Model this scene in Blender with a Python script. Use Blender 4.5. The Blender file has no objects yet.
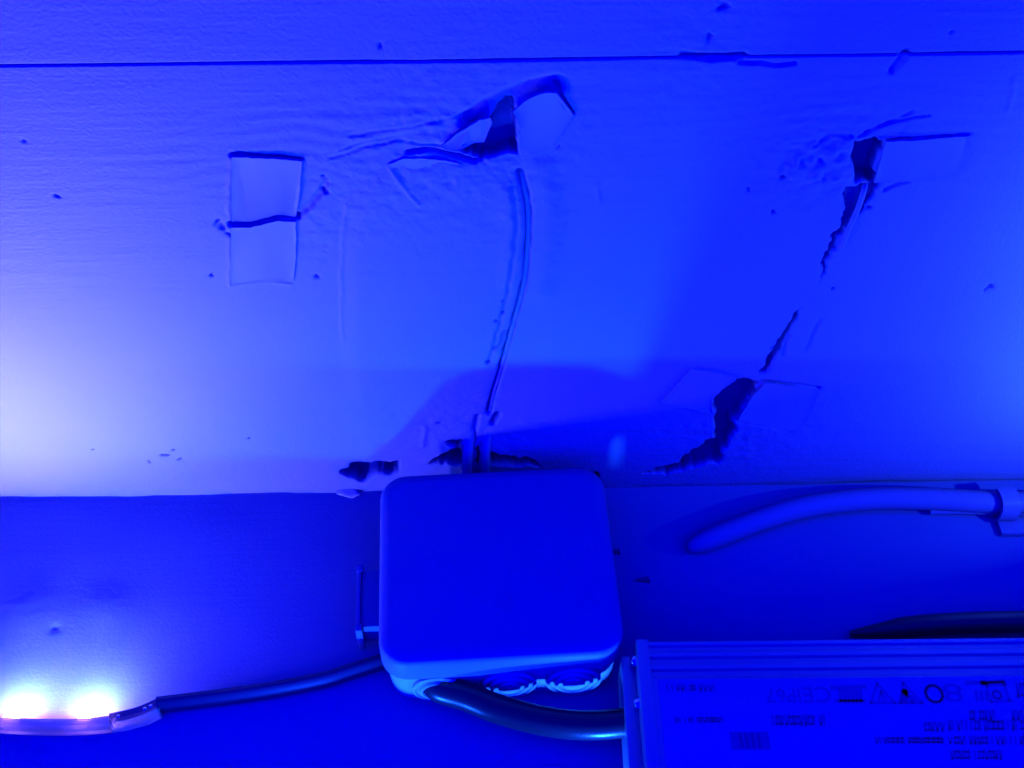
import bpy, bmesh, math, random
import numpy as np
from mathutils import Vector, Matrix, noise as mnoise
random.seed(7)
SC = bpy.context.scene
COL = SC.collection

# ------------------------------------------------------------------ camera
F = 1200.0                                   # focal length in pixels of the 1024 px wide frame
dY = Vector((-36 / F, 1440 / F, -1)).normalized()
dX = Vector((1, .0156, 0)); dX.z = -(dX.x * dY.x + dX.y * dY.y) / dY.z; dX.normalize()
dZ = dX.cross(dY).normalized()
R = Matrix((dX, dY, dZ))                     # rows = world axes in camera coords -> world_from_camera
H = .406
def ray(u, v): return R @ Vector(((u - 512) / F, (384 - v) / F, -1))
r0 = ray(100, 497)
CAM = Vector((0, -H * r0.y / -r0.z, H))
cam = bpy.data.cameras.new('camera'); camo = bpy.data.objects.new('camera', cam); COL.objects.link(camo)
camo.matrix_world = Matrix.Translation(CAM) @ R.to_4x4()
cam.sensor_width = 36; cam.lens = F / 1024 * 36; cam.clip_start = .01; cam.clip_end = 50
SC.camera = camo
def onz(u, v, z=0):
    d = ray(u, v); t = (z - CAM.z) / d.z; return CAM + d * t
def ony(u, v, y=0):
    d = ray(u, v); t = (y - CAM.y) / d.y; return CAM + d * t

# ------------------------------------------------------------------ world, lights, exposure
SC.view_settings.view_transform = 'Standard'; SC.view_settings.look = 'None'
SC.view_settings.exposure = 0; SC.view_settings.gamma = 1; SC.view_settings.use_curve_mapping = False
W = bpy.data.worlds.new('world'); SC.world = W; W.use_nodes = True
W.node_tree.nodes['Background'].inputs[0].default_value = (0, 0, 1, 1)
W.node_tree.nodes['Background'].inputs[1].default_value = 2.2
SC.cycles.diffuse_bounces = 0
BLUE = (.006, .085, 1)        # light of the strip along the front edge
PALE = (.010, .044, 1)        # light of the strip on the left
PALER = (.095, .088, 1)       # its unseen diodes beyond the frame, tint made whiter to pale the wall's left end
def led_light(name, loc, target, power, color, size=.004, spread=180):
    l = bpy.data.lights.new(name, 'AREA'); l.shape = 'DISK'; l.size = size
    l.energy = power; l.color = color; l.spread = math.radians(spread)
    o = bpy.data.objects.new(name, l); COL.objects.link(o)
    o.location = loc; o.rotation_euler = (Vector(target) - Vector(loc)).to_track_quat('-Z', 'Y').to_euler()
    return o
P_LEFT, P_FRONT, P_RIGHT = .42, .24, .25
LEFT_LEDS = []                                # filled from the strip's path (see below)
FRONT_X = (.037, -.060)
for x in FRONT_X:
    led_light('front_led_light', (x, -.1495, -.003), (x, 0, .09), P_FRONT, BLUE)
RIGHT_Z = (.07, .15)
for z in RIGHT_Z:
    led_light('right_led_light', (.244, -.0595, z), (.222, 0, z + .01), P_RIGHT, (.02, .08, 1), spread=150)

# ------------------------------------------------------------------ materials
def mat(name, color, rough=.5, spec=.5, bump=None, scale=200, dist=.0005, metallic=0, var=0, **kw):
    m = bpy.data.materials.new(name); m.use_nodes = True; nt = m.node_tree; b = nt.nodes['Principled BSDF']
    b.inputs['Base Color'].default_value = (*color, 1); b.inputs['Roughness'].default_value = rough
    b.inputs['Specular IOR Level'].default_value = spec; b.inputs['Metallic'].default_value = metallic
    for k, v in kw.items(): b.inputs[k.replace('_', ' ')].default_value = v
    tc = nt.nodes.new('ShaderNodeTexCoord')
    n = nt.nodes.new('ShaderNodeTexNoise'); n.inputs['Scale'].default_value = scale; n.inputs['Detail'].default_value = 4
    nt.links.new(tc.outputs['Object'], n.inputs['Vector'])
    if bump:
        bp = nt.nodes.new('ShaderNodeBump'); bp.inputs['Strength'].default_value = bump; bp.inputs['Distance'].default_value = dist
        nt.links.new(n.outputs['Fac'], bp.inputs['Height']); nt.links.new(bp.outputs['Normal'], b.inputs['Normal'])
    if var:
        mx = nt.nodes.new('ShaderNodeMix'); mx.data_type = 'RGBA'
        mx.inputs['A'].default_value = (*[c * (1 - var) for c in color], 1); mx.inputs['B'].default_value = (*[min(1, c * (1 + var)) for c in color], 1)
        nt.links.new(n.outputs['Fac'], mx.inputs['Factor']); nt.links.new(mx.outputs['Result'], b.inputs['Base Color'])
    return m

def paint_mat(name, base, bare=(.06, .07, .34), relief=.9):
    """white painted board: fine brush grain along x, grit, and bare dark wood where the attribute 'bare' says the paint is gone"""
    m = bpy.data.materials.new(name); m.use_nodes = True; nt = m.node_tree; b = nt.nodes['Principled BSDF']
    b.inputs['Roughness'].default_value = .55; b.inputs['Specular IOR Level'].default_value = .25
    tc = nt.nodes.new('ShaderNodeTexCoord')
    def nz(scale, vec, detail=4):
        mp = nt.nodes.new('ShaderNodeMapping'); mp.inputs['Scale'].default_value = vec
        n = nt.nodes.new('ShaderNodeTexNoise'); n.inputs['Scale'].default_value = scale; n.inputs['Detail'].default_value = detail
        nt.links.new(tc.outputs['Object'], mp.inputs[0]); nt.links.new(mp.outputs[0], n.inputs['Vector']); return n
    g = nz(60, (.5, 9, 9)); f = nz(900, (1, 1, 1), 3); w = nz(14, (1, 1, 1), 2)
    def mth(op, a, b_, ):
        n = nt.nodes.new('ShaderNodeMath'); n.operation = op
        for i, s in enumerate((a, b_)):
            if isinstance(s, (int, float)): n.inputs[i].default_value = s
            else: nt.links.new(s, n.inputs[i])
        return n.outputs[0]
    hh = mth('ADD', mth('ADD', mth('MULTIPLY', g.outputs['Fac'], .45), mth('MULTIPLY', f.outputs['Fac'], .75)), mth('MULTIPLY', w.outputs['Fac'], 1.2))
    bp = nt.nodes.new('ShaderNodeBump'); bp.inputs['Strength'].default_value = relief; bp.inputs['Distance'].default_value = .0004
    nt.links.new(hh, bp.inputs['Height']); nt.links.new(bp.outputs['Normal'], b.inputs['Normal'])
    at = nt.nodes.new('ShaderNodeAttribute'); at.attribute_name = 'bare'
    mx = nt.nodes.new('ShaderNodeMix'); mx.data_type = 'RGBA'
    v = nt.nodes.new('ShaderNodeMix'); v.data_type = 'RGBA'
    v.inputs['A'].default_value = (*[c * .93 for c in base], 1); v.inputs['B'].default_value = (*[min(1, c * 1.05) for c in base], 1)
    nt.links.new(w.outputs['Fac'], v.inputs['Factor'])
    nt.links.new(v.outputs['Result'], mx.inputs['A']); mx.inputs['B'].default_value = (*bare, 1)
    nt.links.new(at.outputs['Fac'], mx.inputs['Factor']); nt.links.new(mx.outputs['Result'], b.inputs['Base Color'])
    return m
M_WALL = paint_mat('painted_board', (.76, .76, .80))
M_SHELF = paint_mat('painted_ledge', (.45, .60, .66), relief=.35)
M_TAPE = mat('painted_tape', (.80, .80, .82), .4, .4, bump=.5, scale=300, dist=.0003)
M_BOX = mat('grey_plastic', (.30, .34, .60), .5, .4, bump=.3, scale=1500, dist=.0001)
M_BOXB = mat('lightened_plastic', (.86, .86, .88), .45, .4, bump=.2, scale=1500, dist=.0001)  # base of the grey box, lightened in place of missing front light
M_RUB = mat('lightened_rubber', (.80, .80, .82), .5, .4)  # grommets lightened likewise, for light that does not reach them
M_BLACK = mat('black_rubber', (.03, .03, .04), .3, .6, bump=.2, scale=600, dist=.0001)
M_SHEATH = mat('black_wire', (.03, .03, .14), .5, .25)
M_GREYC = mat('grey_cable', (.62, .62, .64), .4, .5, bump=.3, scale=300, dist=.0002)
M_ALU = mat('anodised_metal', (.52, .52, .56), .35, .5, metallic=.35)
M_LABEL = mat('silver_label', (.74, .74, .76), .45, .4, bump=.15, scale=900, dist=.0001)
M_INK = mat('dark_ink', (.40, .40, .50), .5, .3)
M_STEEL = mat('steel', (.8, .8, .82), .15, .7, metallic=1)
M_DIRT = mat('dark_grime', (.2, .2, .35), .9, .1)
M_SOLDER = mat('solder', (.8, .8, .8), .2, .6, metallic=1)
M_SIL = mat('silicone_sleeve', (.72, .74, .80), .35, .5, bump=.2, scale=400, dist=.0002, Transmission_Weight=.55, IOR=1.4)
M_CLEAR = mat('clear_silicone', (.8, .82, .88), .2, .5, bump=.4, scale=500, dist=.0003, Transmission_Weight=.75, IOR=1.35)
M_PCB = mat('white_circuit_tape', (.7, .7, .72), .5, .3)
M_CHIP = bpy.data.materials.new('led_chip'); M_CHIP.use_nodes = True
_b = M_CHIP.node_tree.nodes['Principled BSDF']; _b.inputs['Emission Color'].default_value = (.50, .18, 1, 1); _b.inputs['Emission Strength'].default_value = 190

_t = M_SIL.node_tree; _p = _t.nodes['Principled BSDF']; _tr = _t.nodes.new('ShaderNodeBsdfTranslucent'); _tr.inputs[0].default_value = (.8, .8, .85, 1)
_mx = _t.nodes.new('ShaderNodeMixShader'); _mx.inputs[0].default_value = .45
_t.links.new(_p.outputs[0], _mx.inputs[1]); _t.links.new(_tr.outputs[0], _mx.inputs[2]); _t.links.new(_mx.outputs[0], _t.nodes['Material Output'].inputs['Surface'])

M_CHIPB = M_CHIP.copy(); M_CHIPB.name = 'blue_led_chip'
_b = M_CHIPB.node_tree.nodes['Principled BSDF']; _b.inputs['Emission Color'].default_value = (0, .08, 1, 1); _b.inputs['Emission Strength'].default_value = 40

# ------------------------------------------------------------------ helpers
def link(name, bm, m, parent=None, smooth=True, loc=None, auto=None):
    me = bpy.data.meshes.new(name); bmesh.ops.recalc_face_normals(bm, faces=bm.faces[:]) ; bm.to_mesh(me); bm.free()
    o = bpy.data.objects.new(name, me); COL.objects.link(o); me.materials.append(m)
    if smooth:
        for p in me.polygons: p.use_smooth = True
        try: me.set_sharp_from_angle(angle=math.radians(auto or 40))
        except Exception: pass
    if parent: o.parent = parent
    if loc: o.location = loc
    return o
def tag(o, label, cat, group=None, kind=None):
    if label: o['label'] = label
    if cat: o['category'] = cat
    if group: o['group'] = group
    if kind: o['kind'] = kind
    return o
def thing(name, label, cat, loc=(0, 0, 0), rz=0, group=None):
    o = bpy.data.objects.new(name, None); COL.objects.link(o); o.empty_display_size = .01
    o.location = loc; o.rotation_euler = (0, 0, rz); return tag(o, label, cat, group)
def smooth_path(pts, n=8):
    pts = [Vector(p) for p in pts]; out = []
    for i in range(len(pts) - 1):
        p0 = pts[max(i - 1, 0)]; p1 = pts[i]; p2 = pts[i + 1]; p3 = pts[min(i + 2, len(pts) - 1)]
        for k in range(n):
            t = k / n
            out.append(.5 * ((2 * p1) + (p2 - p0) * t + (2 * p0 - 5 * p1 + 4 * p2 - p3) * t * t + (3 * p1 - p0 - 3 * p2 + p3) * t ** 3))
    out.append(pts[-1]); return out
def sweep(bm, path, section, up=Vector((0, 0, 1)), scale=None):
    """section: list of (side, up) offsets; path: list of points"""
    rings = []
    for i, p in enumerate(path):
        a = path[max(i - 1, 0)]; b = path[min(i + 1, len(path) - 1)]
        t = (b - a).normalized(); s = t.cross(up).normalized(); u = s.cross(t).normalized()
        k = scale(i / (len(path) - 1)) if scale else 1
        rings.append([bm.verts.new(p + s * q[0] * k + u * q[1] * k) for q in section])
    n = len(section)
    for a, b in zip(rings, rings[1:]):
        for j in range(n): bm.faces.new((a[j], a[(j + 1) % n], b[(j + 1) % n], b[j]))
    bm.faces.new(rings[0][::-1]); bm.faces.new(rings[-1])
def circ(r, n=16, ry=None): return [(r * math.cos(2 * math.pi * k / n), (ry or r) * math.sin(2 * math.pi * k / n)) for k in range(n)]
def tube(bm, pts, r, n=16, up=Vector((0, 0, 1)), scale=None, sm=8): sweep(bm, smooth_path(pts, sm), circ(r, n), up, scale)
def rrect(w, d, r, n=6):
    out = []
    for cx, cy, a0 in ((w / 2 - r, d / 2 - r, 0), (-w / 2 + r, d / 2 - r, 90), (-w / 2 + r, -d / 2 + r, 180), (w / 2 - r, -d / 2 + r, 270)):
        for k in range(n + 1):
            a = math.radians(a0 + 90 * k / n); out.append((cx + r * math.cos(a), cy + r * math.sin(a)))
    return out
def stack(bm, layers, n=6, cap0=True, cap1=True):
    """layers: (w, d, r, z) rounded rectangles joined upwards"""
    rings = [[bm.verts.new((x, y, z)) for x, y in rrect(w, d, r, n)] for w, d, r, z in layers]
    for a, b in zip(rings, rings[1:]):
        m = len(a)
        for j in range(m): bm.faces.new((a[j], a[(j + 1) % m], b[(j + 1) % m], b[j]))
    if cap0: bm.faces.new(rings[0][::-1])
    if cap1: bm.faces.new(rings[-1])
def lathe(bm, prof, n=32, M=Matrix()):
    """prof: (radius, height); axis = z of M"""
    rings = [[bm.verts.new(M @ Vector((max(r, 1e-5) * math.cos(2 * math.pi * k / n), max(r, 1e-5) * math.sin(2 * math.pi * k / n), h))) for k in range(n)] for r, h in prof]
    for a, b in zip(rings, rings[1:]):
        for j in range(n): bm.faces.new((a[j], a[(j + 1) % n], b[(j + 1) % n], b[j]))
    bm.faces.new(rings[0][::-1]); bm.faces.new(rings[-1])
def box(bm, x0, x1, y0, y1, z0, z1, bev=0):
    r = bmesh.ops.create_cube(bm, size=1); vs = r['verts']
    for v in vs: v.co = Vector((x0 + (v.co.x + .5) * (x1 - x0), y0 + (v.co.y + .5) * (y1 - y0), z0 + (v.co.z + .5) * (z1 - z0)))
    if bev:
        es = list({e for v in vs for e in v.link_edges}); bmesh.ops.bevel(bm, geom=es, offset=bev, segments=2, profile=.7, affect='EDGES')

# ------------------------------------------------------------------ setting: back wall board, with its damage as real relief
def wxz(pts): return np.array([[p.x, p.z] for p in (ony(u, v) for u, v in pts)])
def dist_poly(X, Z, P, closed=False):
    D = np.full(X.shape, 1e9); n = len(P)
    for i in range(n if closed else n - 1):
        a = P[i]; b = P[(i + 1) % n]; ab = b - a; L = (ab ** 2).sum() + 1e-12
        t = np.clip(((X - a[0]) * ab[0] + (Z - a[1]) * ab[1]) / L, 0, 1)
        D = np.minimum(D, np.hypot(X - a[0] - t * ab[0], Z - a[1] - t * ab[1]))
    return D
def inside(X, Z, P):
    c = np.zeros(X.shape, bool); n = len(P)
    for i in range(n):
        x0, z0 = P[i]; x1, z1 = P[(i + 1) % n]
        if z0 == z1: continue
        c ^= ((z0 > Z) != (z1 > Z)) & (X < (x1 - x0) * (Z - z0) / (z1 - z0) + x0)
    return c
def sdf(X, Z, P): d = dist_poly(X, Z, P, True); return np.where(inside(X, Z, P), d, -d)      # positive inside
rng = np.random.default_rng(5)
def vnoise(X, Z, s, seed=0, sx=1, sz=1):
    g = np.random.default_rng(seed).random((256, 256)); u = X / s * sx + 1000; w = Z / s * sz + 1000
    i = np.floor(u).astype(int); j = np.floor(w).astype(int); a = u - i; b = w - j; a = a * a * (3 - 2 * a); b = b * b * (3 - 2 * b)
    i %= 256; j %= 256; i2 = (i + 1) % 256; j2 = (j + 1) % 256
    return (g[i, j] * (1 - a) + g[i2, j] * a) * (1 - b) + (g[i, j2] * (1 - a) + g[i2, j2] * a) * b - .5
def sst(x, a, b): t = np.clip((x - a) / (b - a), 0, 1); return t * t * (3 - 2 * t)

HOLES = [   # outline in the photograph, depth (m), how bare
    ([(492,117),(500,104),(509,97),(514,110),(516,125),(517,154),(500,155),(482,160),(458,152),(443,148),(466,145),(484,143)], .0055, 1),
    ([(853,139),(885,141),(872,184),(853,181)], .006, 1),
    ([(848,185),(879,183),(862,212),(845,230),(832,250),(838,246),(826,267),(817,284),(829,246),(842,222)], .003, .8),
    ([(738,379),(763,381),(750,396),(735,419),(730,443),(717,463),(697,466),(667,474),(640,473),(677,463),(697,448),(715,438),(715,413),(712,401)], .006, 1),
    ([(803,306),(795,322),(780,350),(768,372),(758,374),(772,348),(788,322)], .003, .8),
    ([(425,464),(447,454),(456,447),(445,441),(462,438),(462,466)], .007, 1),
    ([(491,454),(491,466),(540,466),(535,460)], .007, 1),
    ([(476,448),(480,446),(480,466),(476,466)], .004, 1),
    ([(340,474),(351,463),(375,461),(400,461),(400,475),(379,475),(366,482),(350,478)], .008, 1),
    ([(588,470),(596,472),(601,481),(594,482)], .006, 1),
]
GROOVES = [  # centreline, half width, depth, bare
    ([(-40,66),(0,65.3),(420,61),(700,57),(1024,52),(1070,51)], .00032, .0022, .9),
    ([(470,120),(500,102),(530,89),(555,85)], .0030, .0018, .45),
    ([(555,86),(573,113)], .0006, .0012, .4),
    ([(408,152),(425,149),(440,152),(458,156),(476,160)], .0008, .0014, .6),
    ([(520,172),(524,185),(528,205),(528,240),(524,280),(514,320),(503,360),(494,390),(489,412)], .0011, .0022, .6),
    ([(231,223),(250,223),(262,220),(278,216),(297,217)], .0011, .0018, .5),
    ([(298,216),(312,202),(326,184)], .0011, .0012, .25),
    ([(231,154),(262,156),(302,159)], .0008, .0010, .5),
    ([(350,136),(400,128),(440,120),(478,112)], .0006, .0003, .05),
    ([(330,158),(370,146),(400,140),(440,146)], .0006, .0004, .05),
    ([(340,150),(365,141),(400,137)], .0005, .0003, .05),
    ([(884,140),(920,137),(970,134)], .00035, .0006, .3),
    ([(858,136),(880,126),(905,119),(928,116)], .0005, .0007, .2),
    ([(866,132),(890,122),(912,112)], .0006, .0007, .2),
    ([(815,145),(835,134),(850,136)], .0008, .0008, .3),
    ([(740,62),(760,63),(778,65),(795,63)], .0006, .0009, .4),
    ([(683,55),(700,57),(725,57),(742,56)], .0012, .0012, .3),
    ([(906,51),(901,60),(893,70)], .0010, .0012, .3),
    ([(763,381),(790,384),(818,388)], .0008, .0012, .5),
    ([(737,420),(760,424),(784,429)], .0009, .0011, .4),
    ([(478,415),(472,440),(466,465)], .0012, .0012, .1),
    ([(497,414),(493,424)], .0012, .0015, .8),
    ([(505,330),(499,345),(494,348)], .0008, .0006, .5),
    ([(820,320),(812,335),(806,350)], .0008, .0005, .15),
    ([(790,335),(782,355)], .0008, .0006, .2),
    ([(884,190),(895,185),(908,182)], .0007, .0007, .4),
    ([(512,185),(516,215),(514,250),(508,290),(498,330),(490,360)], .0007, .0008, .1),
]
PITS = [(92,450,.9),(55,198,.6),(165,455,1.2),(172,450,1.0),(178,458,.8),(990,288,1.6),(713,38,1.6),(722,5,1.4),(316,276,.9),(324,190,1.4),(327,180,.9),
        (210,277,.6),(24,141,.7),(948,31,.7),(248,438,.6),(201,498,1.4),(783,180,1.3),(868,208,.9),(750,190,.6),(562,148,.7),(532,140,.9),(546,134,.8),
        (776,212,1),(438,420,1),(150,462,.9),(222,228,1.6),(216,222,1),(228,234,1.2),(503,312,.7),(497,320,.7),(504,299,.6),(488,360,.9),(378,45,1),(830,290,.8)]
RIDGES = [ # centreline, half width, height
    ([(343,340),(341,300),(343,240),(347,205)], .0006, .0004),
    ([(231,158),(229,200),(230,286)], .0007, .0006),
    ([(231,284),(262,281),(290,284)], .0007, .0004),
    ([(597,185),(599,205)], .0006, .0004),
    ([(1014,80),(1008,110)], .0008, .0003),
    ([(540,170),(547,200),(547,245),(540,290)], .0045, .0011),
    ([(510,190),(513,230),(508,280)], .0030, .0008),
    ([(425,425),(422,445)], .0010, .0008),
    ([(388,165),(402,184),(418,203)], .0006, .0005),
]
def build_wall():
    x0, x1, z0, z1 = -.26, .26, -.004, .27
    nx, nz = 1080, 760
    xs = np.linspace(x0, x1, nx); zs = np.linspace(z0, z1, nz); X, Z = np.meshgrid(xs, zs)
    Hh = np.zeros_like(X); B = np.zeros_like(X)
    # jitter of the coordinates makes torn edges
    Xj = X + .0022 * vnoise(X, Z, .004, 1) + .0012 * vnoise(X, Z, .0015, 2); Zj = Z + .0022 * vnoise(X, Z, .004, 3) + .0012 * vnoise(X, Z, .0015, 4)
    Xs = X + .0008 * vnoise(X, Z, .004, 1); Zs = Z + .0006 * vnoise(X, Z, .003, 3)
    # brush drag and slow waves of the board
    Hh += .00035 * vnoise(X, Z, .05, 11) + .00010 * vnoise(X, Z, .004, 12, .10, 1) + .00006 * vnoise(X, Z, .0018, 14, .08, 1) + .00004 * vnoise(X, Z, .0012, 13)
    # rough paint round the torn places
    for c, r, a in (((455,160),.035,.0006), ((825,165),.022,.0008), ((300,215),.02,.0004), ((745,420),.03,.0005), ((460,430),.03,.0006), ((700,58),.02,.0003), ((170,455),.012,.0003)):
        p = ony(*c); w = np.exp(-((X - p.x) ** 2 + (Z - p.z) ** 2) / r ** 2)
        Hh += a * w * (vnoise(X, Z, .0035, 21) + .6 * vnoise(X, Z, .0015, 22))
    for c, a in (((400,130),.0009), ((880,120),.0007), ((240,175),.0004)):          # curved wrinkles
        p = ony(*c); d = np.hypot((X - p.x) * .45, Z - p.z + .06); w = np.exp(-(((X - p.x) / .045) ** 2 + ((Z - p.z) / .012) ** 2))
        Hh += a * w * (.15 * np.sin(d * 1300 + 9 * vnoise(X, Z, .02, 31)) + .25 * vnoise(X, Z, .003, 33, .15, 1))
    # swollen film left of the old wire
    film = wxz([(343,345),(342,250),(348,205),(365,178),(400,156),(450,158),(515,163),(526,200),(526,280),(505,350),(486,420),(470,470),(420,470),(352,430)])
    Hh += .0009 * sst(sdf(Xs, Zs, film), -.002, .006) * sst(Z, .02, .05)
    rough = wxz([(785,180),(800,143),(852,140),(852,181)]); w = sst(sdf(Xj, Zj, rough), -.001, .001); Hh += w * (.0004 + .0022 * vnoise(X, Z, .0028, 23)); B = np.maximum(B, w * .3 * sst(vnoise(X, Z, .003, 24), 0, .3))
    for pts, hw, h in RIDGES:
        d = dist_poly(Xs, Zs, wxz(pts)); Hh += h * np.exp(-(d / hw) ** 2)
    for pts, hw, dp, br in GROOVES:
        seam = hw == .00032; d = dist_poly(X, Z, wxz(pts)) if seam else dist_poly(Xs, Zs, wxz(pts)); k = 1 - sst(d, hw * .5, hw * 1.5)
        Hh -= dp * k; B = np.maximum(B, br * (1 - sst(d, hw * .5, hw * 1.1)))
    for u, v, r in PITS:
        p = ony(u, v); d = np.hypot(Xj - p.x, Zj - p.z) / (r * .001); k = np.exp(-d * d * 1.5)
        Hh -= .0010 * k; B = np.maximum(B, .8 * (k > .35))
    for pts, dp, br in HOLES:
        s = sdf(Xj, Zj, wxz(pts)); k = sst(s, -.0004, .0012)
        Hh = Hh * (1 - k) - k * (dp + .0006 * vnoise(X, Z, .006, 41)); B = np.maximum(B, br * sst(s, -.0003, .0004))
    # the lower edge is rounded over and slightly chipped
    Hh -= .0006 * np.exp(-((Z) / .0015) ** 2) * (1 + 2 * vnoise(X, Z, .01, 51))
    Hh *= sst(X, x0, x0 + .004) * sst(-X, -x1, -x1 + .004)
    co = np.stack([X, -Hh, Z], -1).reshape(-1, 3)
    idx = np.arange(nx * nz).reshape(nz, nx)
    q = np.stack([idx[:-1, :-1], idx[:-1, 1:], idx[1:, 1:], idx[1:, :-1]], -1).reshape(-1, 4)
    ext = []                                                          # the board goes on past the damaged stretch, and has a back and a top
    for a, b, c, d in ((-.9, x0, -.004, .6), (x1, .9, -.004, .6), (x0, x1, z1, .6)): ext += [(a, 0, c), (b, 0, c), (b, 0, d), (a, 0, d)]
    ext += [(.9, .03, -.004), (-.9, .03, -.004), (-.9, .03, .6), (.9, .03, .6), (-.9, 0, .6), (.9, 0, .6), (.9, .03, .6), (-.9, .03, .6)]
    n0 = len(co); co = np.vstack([co, np.array(ext)]); q = np.vstack([q, n0 + np.arange(20).reshape(5, 4)])
    B = np.concatenate([B.ravel(), np.zeros(20)])
    me = bpy.data.meshes.new('wall_back')
    me.vertices.add(len(co)); me.vertices.foreach_set('co', co.ravel().astype(np.float32))
    me.loops.add(q.size); me.loops.foreach_set('vertex_index', q.ravel().astype(np.int32))
    me.polygons.add(len(q)); me.polygons.foreach_set('loop_start', np.arange(0, q.size, 4, dtype=np.int32))
    me.update(calc_edges=True)
    at = me.attributes.new('bare', 'FLOAT', 'POINT'); at.data.foreach_set('value', B.astype(np.float32))
    me.polygons.foreach_set('use_smooth', np.ones(len(q), bool)); me.materials.append(M_WALL)
    o = bpy.data.objects.new('wall_back', me); COL.objects.link(o)
    tag(o, 'white painted board wall with torn and cracked paint', None, kind='structure')
build_wall()

# ------------------------------------------------------------------ setting: the ledge
def build_shelf():
    bm = bmesh.new(); n1, n2 = 360, 100; x0, x1, y0, y1 = -.26, .26, -.127, .004
    def hh(x, y):
        h = .0002 * mnoise.noise(Vector((x * 25, y * 40, 3)))
        for u, v, r, a in ((30,606,.011,.0005), (105,604,.009,.0005), (55,628,.0015,-.0006)):
            p = CACHE[(u, v)]; d = math.hypot(x - p.x, y - p.y) / r
            if d < 3: h += a * math.exp(-d * d) * (1 + .25 * mnoise.noise(Vector((x * 300, y * 500, 1))))
        return h
    CACHE = {k: onz(*k) for k in ((30,606), (105,604), (55,628))}
    rows = [[bm.verts.new((x0 + (x1 - x0) * i / n1, y0 + (y1 - y0) * j / n2, hh(x0 + (x1 - x0) * i / n1, y0 + (y1 - y0) * j / n2))) for i in range(n1 + 1)] for j in range(n2 + 1)]
    for j in range(n2):
        for i in range(n1): bm.faces.new((rows[j][i], rows[j][i + 1], rows[j + 1][i + 1], rows[j + 1][i]))
    for a, b in ((-.9, x0), (x1, .9)):
        bm.faces.new([bm.verts.new(p) for p in ((a, y0, 0), (b, y0, 0), (b, y1, 0), (a, y1, 0))])
    bm.faces.new([bm.verts.new(p) for p in ((-.9, y0, -.025), (.9, y0, -.025), (.9, y0, 0), (-.9, y0, 0))])
    bm.faces.new([bm.verts.new(p) for p in ((-.9, y0, -.025), (-.9, y1, -.025), (.9, y1, -.025), (.9, y0, -.025))])
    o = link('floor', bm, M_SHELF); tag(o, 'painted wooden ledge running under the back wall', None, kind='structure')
build_shelf()

# ------------------------------------------------------------------ junction box
BXR = math.radians(2.4)
c = onz(497, 559, .030); LW = .0855; LD = .0800
JB = thing('junction_box', 'square grey plastic junction box lying on the ledge in the middle', 'junction box', (c.x, c.y, 0), BXR)
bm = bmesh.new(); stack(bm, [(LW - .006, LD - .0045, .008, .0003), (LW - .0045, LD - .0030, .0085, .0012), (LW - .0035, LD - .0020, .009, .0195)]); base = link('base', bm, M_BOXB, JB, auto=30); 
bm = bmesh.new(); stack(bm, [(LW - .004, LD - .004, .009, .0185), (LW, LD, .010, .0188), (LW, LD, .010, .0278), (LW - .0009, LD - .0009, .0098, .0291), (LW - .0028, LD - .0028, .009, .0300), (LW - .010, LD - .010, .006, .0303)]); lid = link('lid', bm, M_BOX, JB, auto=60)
def onbox(u, v, z): q = onz(u, v, z) - c; return Matrix.Rotation(-BXR, 3, 'Z') @ Vector((q.x, q.y, 0))
for (u, v, r) in ((505, 601, .0032), (430, 554, .0026)):
    q = onbox(u, v, .03); bm = bmesh.new()
    lathe(bm, [(r - .0008, .0298), (r - .0007, .03045), (r, .03050), (r + .0004, .0298)], 32, Matrix.Translation((q.x, q.y, 0)))
    link('moulded_ring', bm, M_BOX, lid)
yf = -(LD - .0020) / 2
def grommet(x, zc, rr, parent, hole=False):
    Mx = Matrix.Translation((x, yf, zc)) @ Matrix.Rotation(math.radians(90), 4, 'X')
    bm = bmesh.new()
    lathe(bm, [(rr, -.001), (rr, .0012), (rr * .90, .0018), (rr * .84, .0010), (rr * .74, .0010), (rr * .68, .0022), (rr * .60, .0024), (rr * .54, .0016), (rr * .44, .0016), (rr * .38, .0026), (rr * .1, .0028)], 40, Mx)
    return link('grommet', bm, M_RUB, parent, auto=30)
for x in (-.0235, .0020, .0250): grommet(x, .0102, .0098 if x > -.02 else .0088, JB)
# the entry on the left side of the box
xl = -(LW - .0035) / 2
bm = bmesh.new(); box(bm, xl - .0105, xl + .001, -.016, .008, .003, .014, .0015); box(bm, xl - .0115, xl - .0090, -.0185, -.0155, .002, .016, .0006); box(bm, xl - .0115, xl - .0090, .0065, .0095, .004, .016, .0006); box(bm, xl - .0112, xl - .0098, -.017, .008, .0135, .0155, .0005)
link('side_entry', bm, M_BOX, JB)
bm = bmesh.new()
for yy in (-.006, .006, .012): box(bm, xl - .0018, xl + .001, yy + .012, yy + .0145, .012, .018, .0004)
link('hinge_clip', bm, M_BOXB, JB)

# ------------------------------------------------------------------ LED driver at lower right
DZ = .030
pA = onz(644, 641, DZ); pB = onz(1024, 637, DZ); dv = (pB - pA); drz = math.atan2(dv.y, dv.x)
LDx = .30; LDy = .058
DR = thing('led_driver', 'long metal power supply with printed label facing up at lower right', 'power supply', (pA.x, pA.y, 0), drz)
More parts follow.
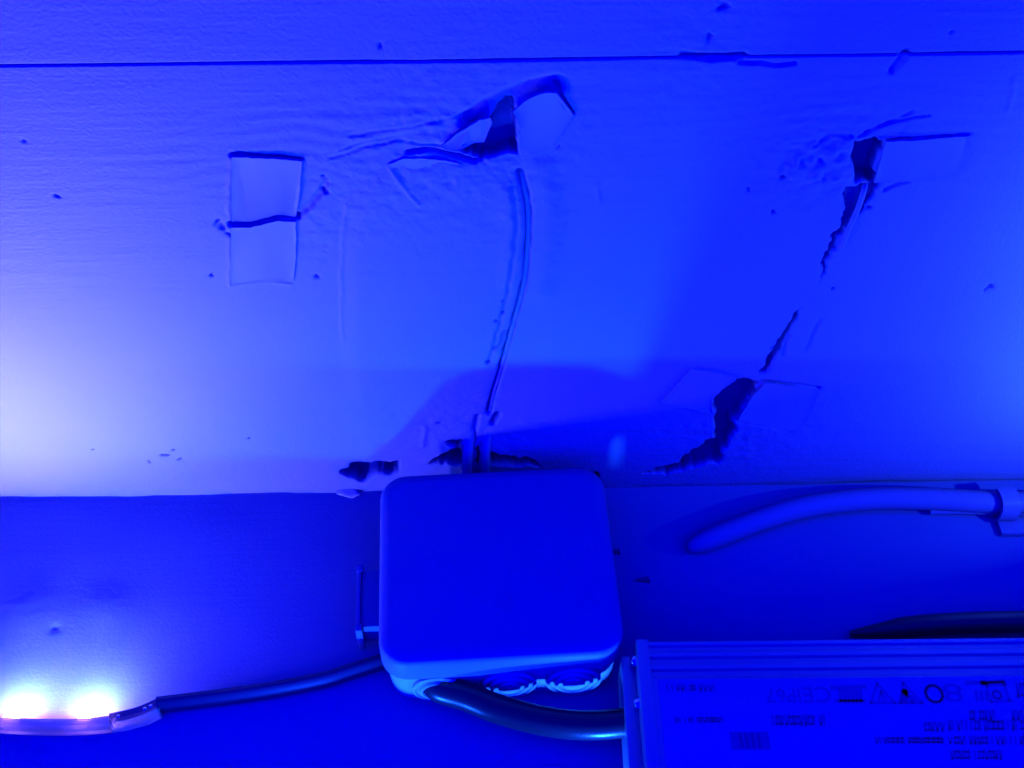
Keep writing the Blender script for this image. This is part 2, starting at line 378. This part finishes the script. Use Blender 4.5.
# local frame: x along the length from the left end, y towards the wall (0 = back top edge)
def drv(u, v, z=DZ): q = onz(u, v, z) - pA; return Matrix.Rotation(-drz, 3, 'Z') @ Vector((q.x, q.y, 0))
prof = [(0, .0005), (-LDy, .0005), (-LDy, .028), (-LDy + .002, .030), (-.0140, .0300), (-.0132, .0287), (-.0110, .0287), (-.0104, .0298), (-.0088, .0298), (-.0082, .0287), (-.0064, .0287), (-.0058, .0298), (-.0042, .0298), (-.0036, .0290), (-.0022, .0290), (-.0016, .0300), (-.0004, .0300), (0, .0294)]
bm = bmesh.new(); ra = [bm.verts.new((0.001, y, z)) for y, z in prof]; rb = [bm.verts.new((LDx, y, z)) for y, z in prof]
for i in range(len(prof)): j = (i + 1) % len(prof); bm.faces.new((ra[i], ra[j], rb[j], rb[i]))
bm.faces.new(ra[::-1]); bm.faces.new(rb); link('housing', bm, M_ALU, DR, auto=20)
# moulded end plate with raised rims
bm = bmesh.new(); box(bm, -.0028, .0015, -LDy - .0005, .0005, .0003, .0306, .0008); box(bm, -.0075, -.0026, -LDy + .001, -.001, .0006, .021, .001); link('end_cap', bm, M_ALU, DR)
for yy, zz in ((-.0042, .0235), (-.020, .0235)):
    bm = bmesh.new(); lathe(bm, [(.0021, -.0005), (.0021, .0008), (.0015, .0016), (.0006, .0019)], 20, Matrix.Translation((-.0028, yy, zz)) @ Matrix.Rotation(math.radians(-90), 4, 'Y')); link('screw', bm, M_STEEL, DR)
yl_ = -.0146
bm = bmesh.new(); box(bm, .0035, LDx - .01, -LDy + .0025, yl_, .0299, .03012, .00005); lab = link('label', bm, M_LABEL, DR)
lab['label'] = 'pale printed label, its print upside down'
# print on the label: pieces are flat ink of real (tiny) thickness, upside down as in the photograph
def ink_box(bm, x0, x1, y0, y1): box(bm, min(x0, x1), max(x0, x1), min(y0, y1), max(y0, y1), .0301, .03018)
def ink_line(bm, pts, w, closed=False):
    n = len(pts)
    for i in range(n if closed else n - 1):
        a = Vector((*pts[i], 0)); b = Vector((*pts[(i + 1) % n], 0)); t = (b - a).normalized(); s = Vector((-t.y, t.x, 0)) * w / 2; a = a - t * w / 2; b = b + t * w / 2
        q = [bm.verts.new(p + Vector((0, 0, .03018))) for p in (a + s, a - s, b - s, b + s)]; bm.faces.new(q)
def ink_text(u0, v0, u1, v1, txt, name='printed_text'):
    a = drv(u0, v1); b = drv(u1, v0)                                  # a = lower left, b = upper right on the label
    cu = bpy.data.curves.new(name, 'FONT'); cu.body = txt; cu.size = 1; cu.align_x = 'LEFT'; cu.extrude = 0
    t = bpy.data.objects.new('tmp', cu); COL.objects.link(t); bpy.context.view_layer.update()
    me = bpy.data.meshes.new_from_object(t.evaluated_get(bpy.context.evaluated_depsgraph_get())); bpy.data.objects.remove(t)
    vs = [v.co.copy() for v in me.vertices]; mx0 = min(v.x for v in vs); mx1 = max(v.x for v in vs); my0 = min(v.y for v in vs); my1 = max(v.y for v in vs)
    for v in me.vertices:                                             # turned by 180 degrees
        v.co = Vector((b.x - (v.co.x - mx0) / (mx1 - mx0) * (b.x - a.x), b.y - (v.co.y - my0) / (my1 - my0) * (b.y - a.y), .03018))
    o = bpy.data.objects.new(name, me); COL.objects.link(o); me.materials.append(M_INK); o.parent = lab; return o
ink_text(767, 689, 799, 703, 'IP67')
ink_text(804, 687, 829, 703, 'CE')
ink_text(946, 684, 960, 702, '8')
def px(*uv): q = drv(*uv); return (q.x, q.y)
def sym(name, fn): bm = bmesh.new(); fn(bm); o = link(name, bm, M_INK, lab, smooth=False); return o
def f1(bm):
    ink_line(bm, [px(871, 703), px(877, 684), px(895, 703)], .0007, True); ink_line(bm, [px(879, 700), px(881, 692), px(885, 700)], .0007)
sym('triangle_mark', f1)
def f2(bm):
    ink_line(bm, [px(900, 703), px(903, 683), px(922, 703)], .0007, True)
    ink_line(bm, [px(904, 700), px(905, 692), px(912, 700)], .0020)
sym('triangle_mark', f2)
def f3(bm):
    q = drv(934, 694); ink_line(bm, [(q.x + .0028 * math.cos(k * math.pi / 8), q.y + .0030 * math.sin(k * math.pi / 8)) for k in range(16)], .0009, True)
sym('round_mark', f3)
def f4(bm):
    ink_line(bm, [px(986, 683), px(1003, 682), px(1010, 701), px(991, 702)], .0007, True); ink_line(bm, [px(984, 684), px(1003, 683)], .0022); ink_line(bm, [px(967, 683), px(984, 683)], .0014)
    q = drv(997, 695); ink_line(bm, [(q.x + .0014 * math.cos(k * math.pi / 5), q.y + .0014 * math.sin(k * math.pi / 5)) for k in range(10)], .0006, True)
    for k in range(3): ink_line(bm, [px(976 + k * 5, 692), px(977 + k * 5, 700)], .0010)
sym('square_mark', f4)
def f5(bm):
    ink_line(bm, [px(832, 688), px(864, 687)], .0014); 
    for k in range(6): ink_line(bm, [px(840 + k * 4, 691), px(841 + k * 4, 701)], .0011)
    ink_line(bm, [px(836, 701), px(864, 701)], .0010)
sym('boxed_mark', f5)
def f6(bm):
    ink_line(bm, [px(740, 741), px(760, 741)], .0062)
sym('dark_stamp', f6)
def f6b(bm):
    for k in range(4): ink_line(bm, [px(740 + k * 6, 735), px(742 + k * 6, 747)], .0009)
    for v in bm.verts: v.co.z += .00005
_ob = sym('stamp_stroke', f6b); _ob.data.materials[0] = M_DIRT
rr_ = random.Random(3)
def scribble(name, u0, u1, v, h, w=.0006):          # print too small to read in the photograph
    def f(bm):
        u = u0
        while u < u1:
            k = rr_.choice((0, 1, 2)); d = rr_.uniform(2.2, 4)
            if k == 0: ink_line(bm, [px(u, v), px(u + .6, v + h)], w)
            elif k == 1: ink_line(bm, [px(u, v + h * .1), px(u + d, v + h * .1), px(u + d + .4, v + h * .9), px(u + .4, v + h * .9)], w, True)
            else: ink_line(bm, [px(u, v), px(u + d * .6, v + h), px(u + d, v)], w)
            u += d + 1.6
    sym(name, f)
for u0, u1, v, h in ((667, 716, 685.5, 5), (675, 725, 718, 4), (772, 826, 716, 9), (925, 945, 723, 8), (948, 1030, 721, 9), (970, 998, 711, 9), (1012, 1050, 711, 9), (875, 950, 738, 5), (955, 1040, 737, 7), (950, 1000, 751, 8), (1016, 1050, 683, 14)):
    scribble('printed_line', u0, u1, v, h)

# ------------------------------------------------------------------ cables
def P(u, v, z): return onz(u, v, z)
gx = Matrix.Rotation(BXR, 3, 'Z') @ Vector((-.0235 + .001, yf - .002, 0)) + c
end = DR.matrix_world
e = Matrix.Rotation(drz, 3, 'Z') @ Vector((-.0060, -.024, 0)) + Vector((pA.x, pA.y, 0))
bm = bmesh.new(); tube(bm, [(gx.x - .0025, gx.y + .0035, .0112), (gx.x + .0005, gx.y + .0005, .0112), P(468, 697, .0118), P(495, 708, .0120), P(530, 718, .0120), P(565, 724, .0118), P(600, 725, .0120), (e.x + .004, P(640, 721, .0130).y, .0130)], .0051, 20)
tag(link('power_cable', bm, M_BLACK), 'thick glossy black cable curving from the junction box to the power supply', 'cable')
# twin wire from the LED strip
wp = [(158, 705), (200, 700), (260, 692), (320, 681), (350, 672), (385, 661)]
bm = bmesh.new(); ww = [P(u, v, .0045) for u, v in wp]
sec = [(x * .0021 + s, y * .0021) for s in (0,) for x, y in ((math.cos(k * math.pi / 8), math.sin(k * math.pi / 8)) for k in range(16))]
sec2 = []
for k in range(16):
    a = k * math.pi / 8; x = math.cos(a); y = math.sin(a); sec2.append((x * .0026 * (1 - .35 * math.exp(-(y * 4) ** 2)), y * .0042))
sweep(bm, smooth_path(ww, 8), sec2)
tag(link('twin_wire', bm, M_SHEATH), 'thin black twin wire between the glowing strip and the junction box', 'wire')
# pale cable lying in the corner on the right
bm = bmesh.new()
tube(bm, [P(688, 549, .0022), P(705, 541, .0040), P(760, 520, .0055), P(810, 506, .006), P(870, 499, .006), P(930, 499, .006), P(985, 502, .006), P(1040, 503, .006), P(1100, 505, .006)], .0046, 18, scale=lambda t: min(1, .45 + t * 4))
tube(bm, [P(930, 512, .0025), P(965, 512, .0030), P(1000, 513, .0030), P(1060, 514, .003)], .0010, 8)
tag(link('pale_cable', bm, M_GREYC), 'pale grey cable lying in the corner under the wall at right', 'cable')
# clip round that cable
q = P(1003, 503, .006); bm = bmesh.new(); path = []
for k in range(13):
    a = math.radians(-100 + k * 215 / 12); path.append(Vector((q.x + .0006 * math.sin(a * 2), q.y - .0068 * math.cos(a), q.z + .0068 * math.sin(a))))
sweep(bm, path, [(-.0007, -.0036), (.0007, -.0036), (.0009, 0), (.0007, .0036), (-.0007, .0036), (-.0007, 0)], up=Vector((1, 0, 0)))
box(bm, q.x - .003, q.x + .010, q.y - .0125, q.y - .0055, .0003, .0030, .0008)
tag(link('cable_clip', bm, M_GREYC), 'pale plastic clip holding the grey cable at the right edge', 'clip')
for (u, v, l, lb) in ((641, 581, .0035, 'dark wood splinter on the ledge right of the junction box'), (614, 553, .0025, 'smaller dark splinter against the right side of the junction box')):
    q = P(u, v, 0); bm = bmesh.new(); vs = [bm.verts.new(q + Vector(p)) for p in ((-l, 0, .0002), (l * .8, .0014, .0002), (l, -.0012, .0002), (-l * .3, .0002, .0012), (l * .8, .0008, .0022), (l * .9, -.0008, .0018))]
    for f in ((0, 2, 1), (0, 1, 4, 3), (0, 3, 5, 2), (3, 4, 5), (1, 2, 5, 4)): bm.faces.new([vs[i] for i in f])
    tag(link('wood_splinter', bm, M_DIRT, smooth=False), lb, 'splinter')
# dark cable behind the power supply
bm = bmesh.new(); tube(bm, [P(850, 634, .003), P(890, 630, .005), P(930, 625.5, .008), P(980, 623, .0095), P(1030, 622, .010), P(1090, 621, .010)], .0042, 14, scale=lambda t: min(1, .25 + t * 3))
tag(link('dark_cable', bm, M_BLACK), 'dark cable lying behind the long power supply', 'cable')

# old painted-over wires on the wall
def wallp(u, v, y): return ony(u, v, y)
bm = bmesh.new(); tube(bm, [wallp(u, v, y) for u, v, y in ((520,168,.0030),(524,185,.0020),(528,205,.0016),(528,240,.0014),(524,280,.0014),(514,320,.0014),(503,360,.0014),(494,390,.0015),(489,412,.0016),(484,440,.0005),(481,462,.0002),(480,475,0))], .0009, 10, up=Vector((0, 1, 0)))
tag(link('old_wire', bm, M_TAPE), 'painted over wire running down the wall above the junction box', 'wire')
bm = bmesh.new(); tube(bm, [wallp(u, v, y) for u, v, y in ((866,180,.0035),(864,190,.0004),(858,208,-.0002),(850,226,-.0003),(843,243,-.0002),(838,250,.0012))], .0009, 10, up=Vector((0, 1, 0)))
tag(link('old_wire', bm, M_TAPE), 'short painted wire below the dark hole in the right of the wall', 'wire')
for (ua, wd, lb) in ((468, .0022, 'left of two painted wires dropping behind the junction box'), (486, .0018, 'right of two painted wires dropping behind the junction box')):
    bm = bmesh.new(); tube(bm, [wallp(ua + 6, 395, .0050), wallp(ua + 4, 415, .0032), wallp(ua + 2, 432, .0016), wallp(ua, 450, 0), wallp(ua - 1, 485, -.0005)], wd, 12, up=Vector((0, 1, 0)))
    tag(link('old_wire', bm, M_TAPE), lb, 'wire')

# ------------------------------------------------------------------ tape pieces painted onto the wall
def slab(bm, pts, lift, thick=.0005, seed=0):
    """thin sheet on the wall; lift: metres off the wall at each corner"""
    P_ = []; n = len(pts)
    for i in range(n):
        a = pts[i]; b = pts[(i + 1) % n]; la = lift[i] if isinstance(lift, (list, tuple)) else lift; lb = lift[(i + 1) % n] if isinstance(lift, (list, tuple)) else lift
        L = math.hypot(b[0] - a[0], b[1] - a[1]); k = max(1, int(L / 5))
        for j in range(k):
            t = j / k; jit = 0 if j == 0 else .8
            u = a[0] + (b[0] - a[0]) * t + random.uniform(-jit, jit) * .6; v = a[1] + (b[1] - a[1]) * t + random.uniform(-jit, jit) * .6
            P_.append(ony(u, v, -(la + (lb - la) * t) - random.uniform(0, .0001)))
    f = [bm.verts.new(p + Vector((0, -thick, 0))) for p in P_]; b_ = [bm.verts.new(p + Vector((0, .0003, 0))) for p in P_]
    cx = sum(P_, Vector()) / len(P_)
    inner = [bm.verts.new(v.co + (cx - v.co).normalized() * .0012 + Vector((0, thick * .35, 0))) for v in f]
    m = len(P_)
    for i in range(m):
        j = (i + 1) % m; bm.faces.new((f[i], f[j], inner[j], inner[i])); bm.faces.new((b_[j], b_[i], f[i], f[j])) if False else bm.faces.new((f[j], f[i], b_[i], b_[j]))
    g = bm.faces.new(inner); bmesh.ops.triangulate(bm, faces=[g])
def tape(name, label, pieces, group=None):
    bm = bmesh.new()
    for p in pieces: slab(bm, p[0], p[1], p[2] if len(p) > 2 else .0005)
    return tag(link(name, bm, M_TAPE, auto=25), label, 'tape')
tape('tape_patch', 'rectangular painted tape patch split by a crack at upper left', [
    ([(232,156),(262,157),(302,160),(300,190),(296,215),(278,213),(262,217),(250,220),(232,220)], .0003, .0007),
    ([(231,227),(250,227),(265,223),(278,220),(296,221),(296,255),(293,281),(262,282),(231,285)], .0002, .0005)])
tape('torn_tape', 'loose triangular tape flap left of the big central tear', [([(440,146),(460,131),(480,119),(490,117),(492,122),(484,141),(473,142),(462,148),(452,150)], [.001,.0015,.002,.001,.001,.001,.001,.002,.0018], .0005)])
tape('torn_tape', 'square tape flap right of the big central tear', [([(513,111),(524,101),(535,95),(545,92),(556,92),(565,103),(573,114),(560,135),(548,150),(528,152),(520,145),(520,125)], [.0016,.0014,.0014,.0014,.0012,.0005,.0003,.0002,.0001,.0002,.0005,.0012], .0006)])
tape('torn_tape', 'ragged tape piece under and left of the central tear', [([(388,164),(404,158),(425,158),(450,161),(468,166),(482,171),(470,178),(440,190),(418,203),(402,184)], .0003, .0004)])
tape('torn_tape', 'smooth tape strip right of the dark hole at upper right', [([(886,141),(925,139),(970,135),(966,160),(958,176),(920,180),(874,182)], [.0014,.0006,.0003,.0002,.0002,.0003,.0012], .0005)])
tape('torn_tape', 'pale edged tape corner left of the lower right hole', [([(662,402),(677,385),(693,368),(715,372),(736,377),(722,388),(711,400),(712,413),(690,408)], .0003, .0006)])
tape('torn_tape', 'tape strip right of the lower right hole', [([(765,383),(792,386),(819,390),(812,410),(800,430),(770,426),(738,419),(751,398)], [.0010,.0004,.0002,.0001,.0001,.0002,.0006,.0012], .0005)])

# crumbs of plaster in the corner left of the box
for (u, v, s, lb) in ((352, 481, .0022, 'pale plaster crumb in the corner left of the junction box'), (349, 492, .0026, 'larger pale plaster crumb below the torn corner left of the box')):
    bm = bmesh.new(); bmesh.ops.create_icosphere(bm, subdivisions=3, radius=s)
    q = P(u, v, .0015)
    for w in bm.verts:
        w.co += w.co.normalized() * s * .5 * mnoise.noise(w.co * 500 + Vector((s * 1e4, 0, 0))); w.co = Vector((w.co.x * 1.7, w.co.y * .9, w.co.z * .6)) + Vector((q.x, q.y, .0012))
    tag(link('plaster_crumb', bm, M_TAPE), lb, 'crumb')

# ------------------------------------------------------------------ LED strip on the left
def strip_path(pts): return smooth_path([onz(u, v, 0) for u, v in pts], 8)
base_px = [(-300, 716), (-150, 722), (-60, 726), (0, 729), (60, 731), (105, 729), (140, 722), (162, 713)]
sp = strip_path(base_px); SH = .0092
LS = thing('led_strip', 'glowing blue LED strip in a silicone sleeve at lower left', 'LED strip', tuple(sp[24]))
off = Vector(sp[24])
def lp(path, z=0): return [p - off + Vector((0, 0, z)) for p in path]
def ribbon_sec(t, h): return [(-t / 2, .0003), (t / 2, .0003), (t / 2 + .0003, h * .5), (t / 2, h), (-t / 2, h), (-t / 2 - .0003, h * .5)]
def cut(path, ua, ub):
    xa = onz(ua, 725, 0).x; xb = onz(ub, 725, 0).x; return [p for p in path if xa <= p.x <= xb]
body = cut(sp, -400, 118); tail = cut(sp, 112, 170)
bm = bmesh.new(); sweep(bm, lp(body), [(.0003, .0004), (.0020, .0006), (.0023, .0045), (.0018, .0086), (.0002, SH), (-.0006, .0088), (-.0002, .0046), (-.0006, .0006)]); link('sleeve', bm, M_SIL, LS)
bm = bmesh.new(); sweep(bm, lp(body), [(-.0004, .0018), (-.0009, .0018), (-.0009, .0068), (-.0004, .0068)]); link('circuit_tape', bm, M_PCB, LS)
bm = bmesh.new(); sweep(bm, lp(tail), [(.0022, .0005), (.0028, .0040), (.0018, .0080), (-.0018, .0080), (-.0026, .0040), (-.0020, .0005)]); ec = link('end_sleeve', bm, M_CLEAR, LS); ec['label'] = 'clear end sleeve with solder joints showing'
for (f_, z_) in ((.2, .0078), (.68, .0078), (.82, .0078)):
    q = lp(tail)[int(f_ * (len(tail) - 1))] + Vector((0, 0, z_)); bm = bmesh.new(); bmesh.ops.create_icosphere(bm, subdivisions=2, radius=.0008)
    for w in bm.verts: w.co += q
    link('solder_joint', bm, M_SOLDER, LS)
for u in (-130, -55, 20, 93):
    x = onz(u, 725, 0).x; i = min(range(1, len(body) - 1), key=lambda k: abs(body[k].x - x)); t = (body[i + 1] - body[i - 1]).normalized(); s = t.cross(Vector((0, 0, 1)))
    q = body[i] - s * .0016 + Vector((0, 0, .0048)); bm = bmesh.new(); box(bm, -.0025, .0025, -.0006, .0006, -.0025, .0025, .0003)
    o = link('led_chip', bm, M_CHIP if u > 0 else M_CHIPB, LS); o.location = q - off; o.rotation_euler = (0, 0, math.atan2(t.y, t.x))
    led_light('strip_led_light', q - s * .0010, q - s * .1 + Vector((0, 0, .06 if u > 0 else .11)), P_LEFT if u > 0 else P_LEFT * .75, PALE if u > 0 else PALER, .004, 180 if u > 0 else 108)

# strip along the front edge of the ledge and strip hanging at the right, both just past the frame
bm = bmesh.new(); sweep(bm, [Vector((x / 100, -.1525, -.011)) for x in range(-9, 7)], [(-.0020, 0), (.0020, 0), (.0020, .014), (-.0020, .014)])
FS = tag(link('led_strip', bm, M_PCB), 'LED strip running along the front edge below the ledge', 'LED strip')
for x in FRONT_X:
    bm = bmesh.new(); box(bm, x - .0025, x + .0025, -.1506, -.1500, -.0055, -.0005, .0002); link('led_chip', bm, M_CHIPB, FS)
bm = bmesh.new(); sweep(bm, [Vector((.2465, -.0620, z / 100)) for z in range(0, 19)], [(-.0045, -.001), (.0045, -.001), (.0045, .001), (-.0045, .001)], up=Vector((.1, .06, 0)).normalized())
RS = tag(link('led_strip', bm, M_PCB), 'upright LED strip lighting the wall beyond the right edge', 'LED strip')
for z in RIGHT_Z:
    bm = bmesh.new(); box(bm, .2442, .2456, -.0612, -.0602, z - .0025, z + .0025, .0002); link('led_chip', bm, M_CHIPB, RS)
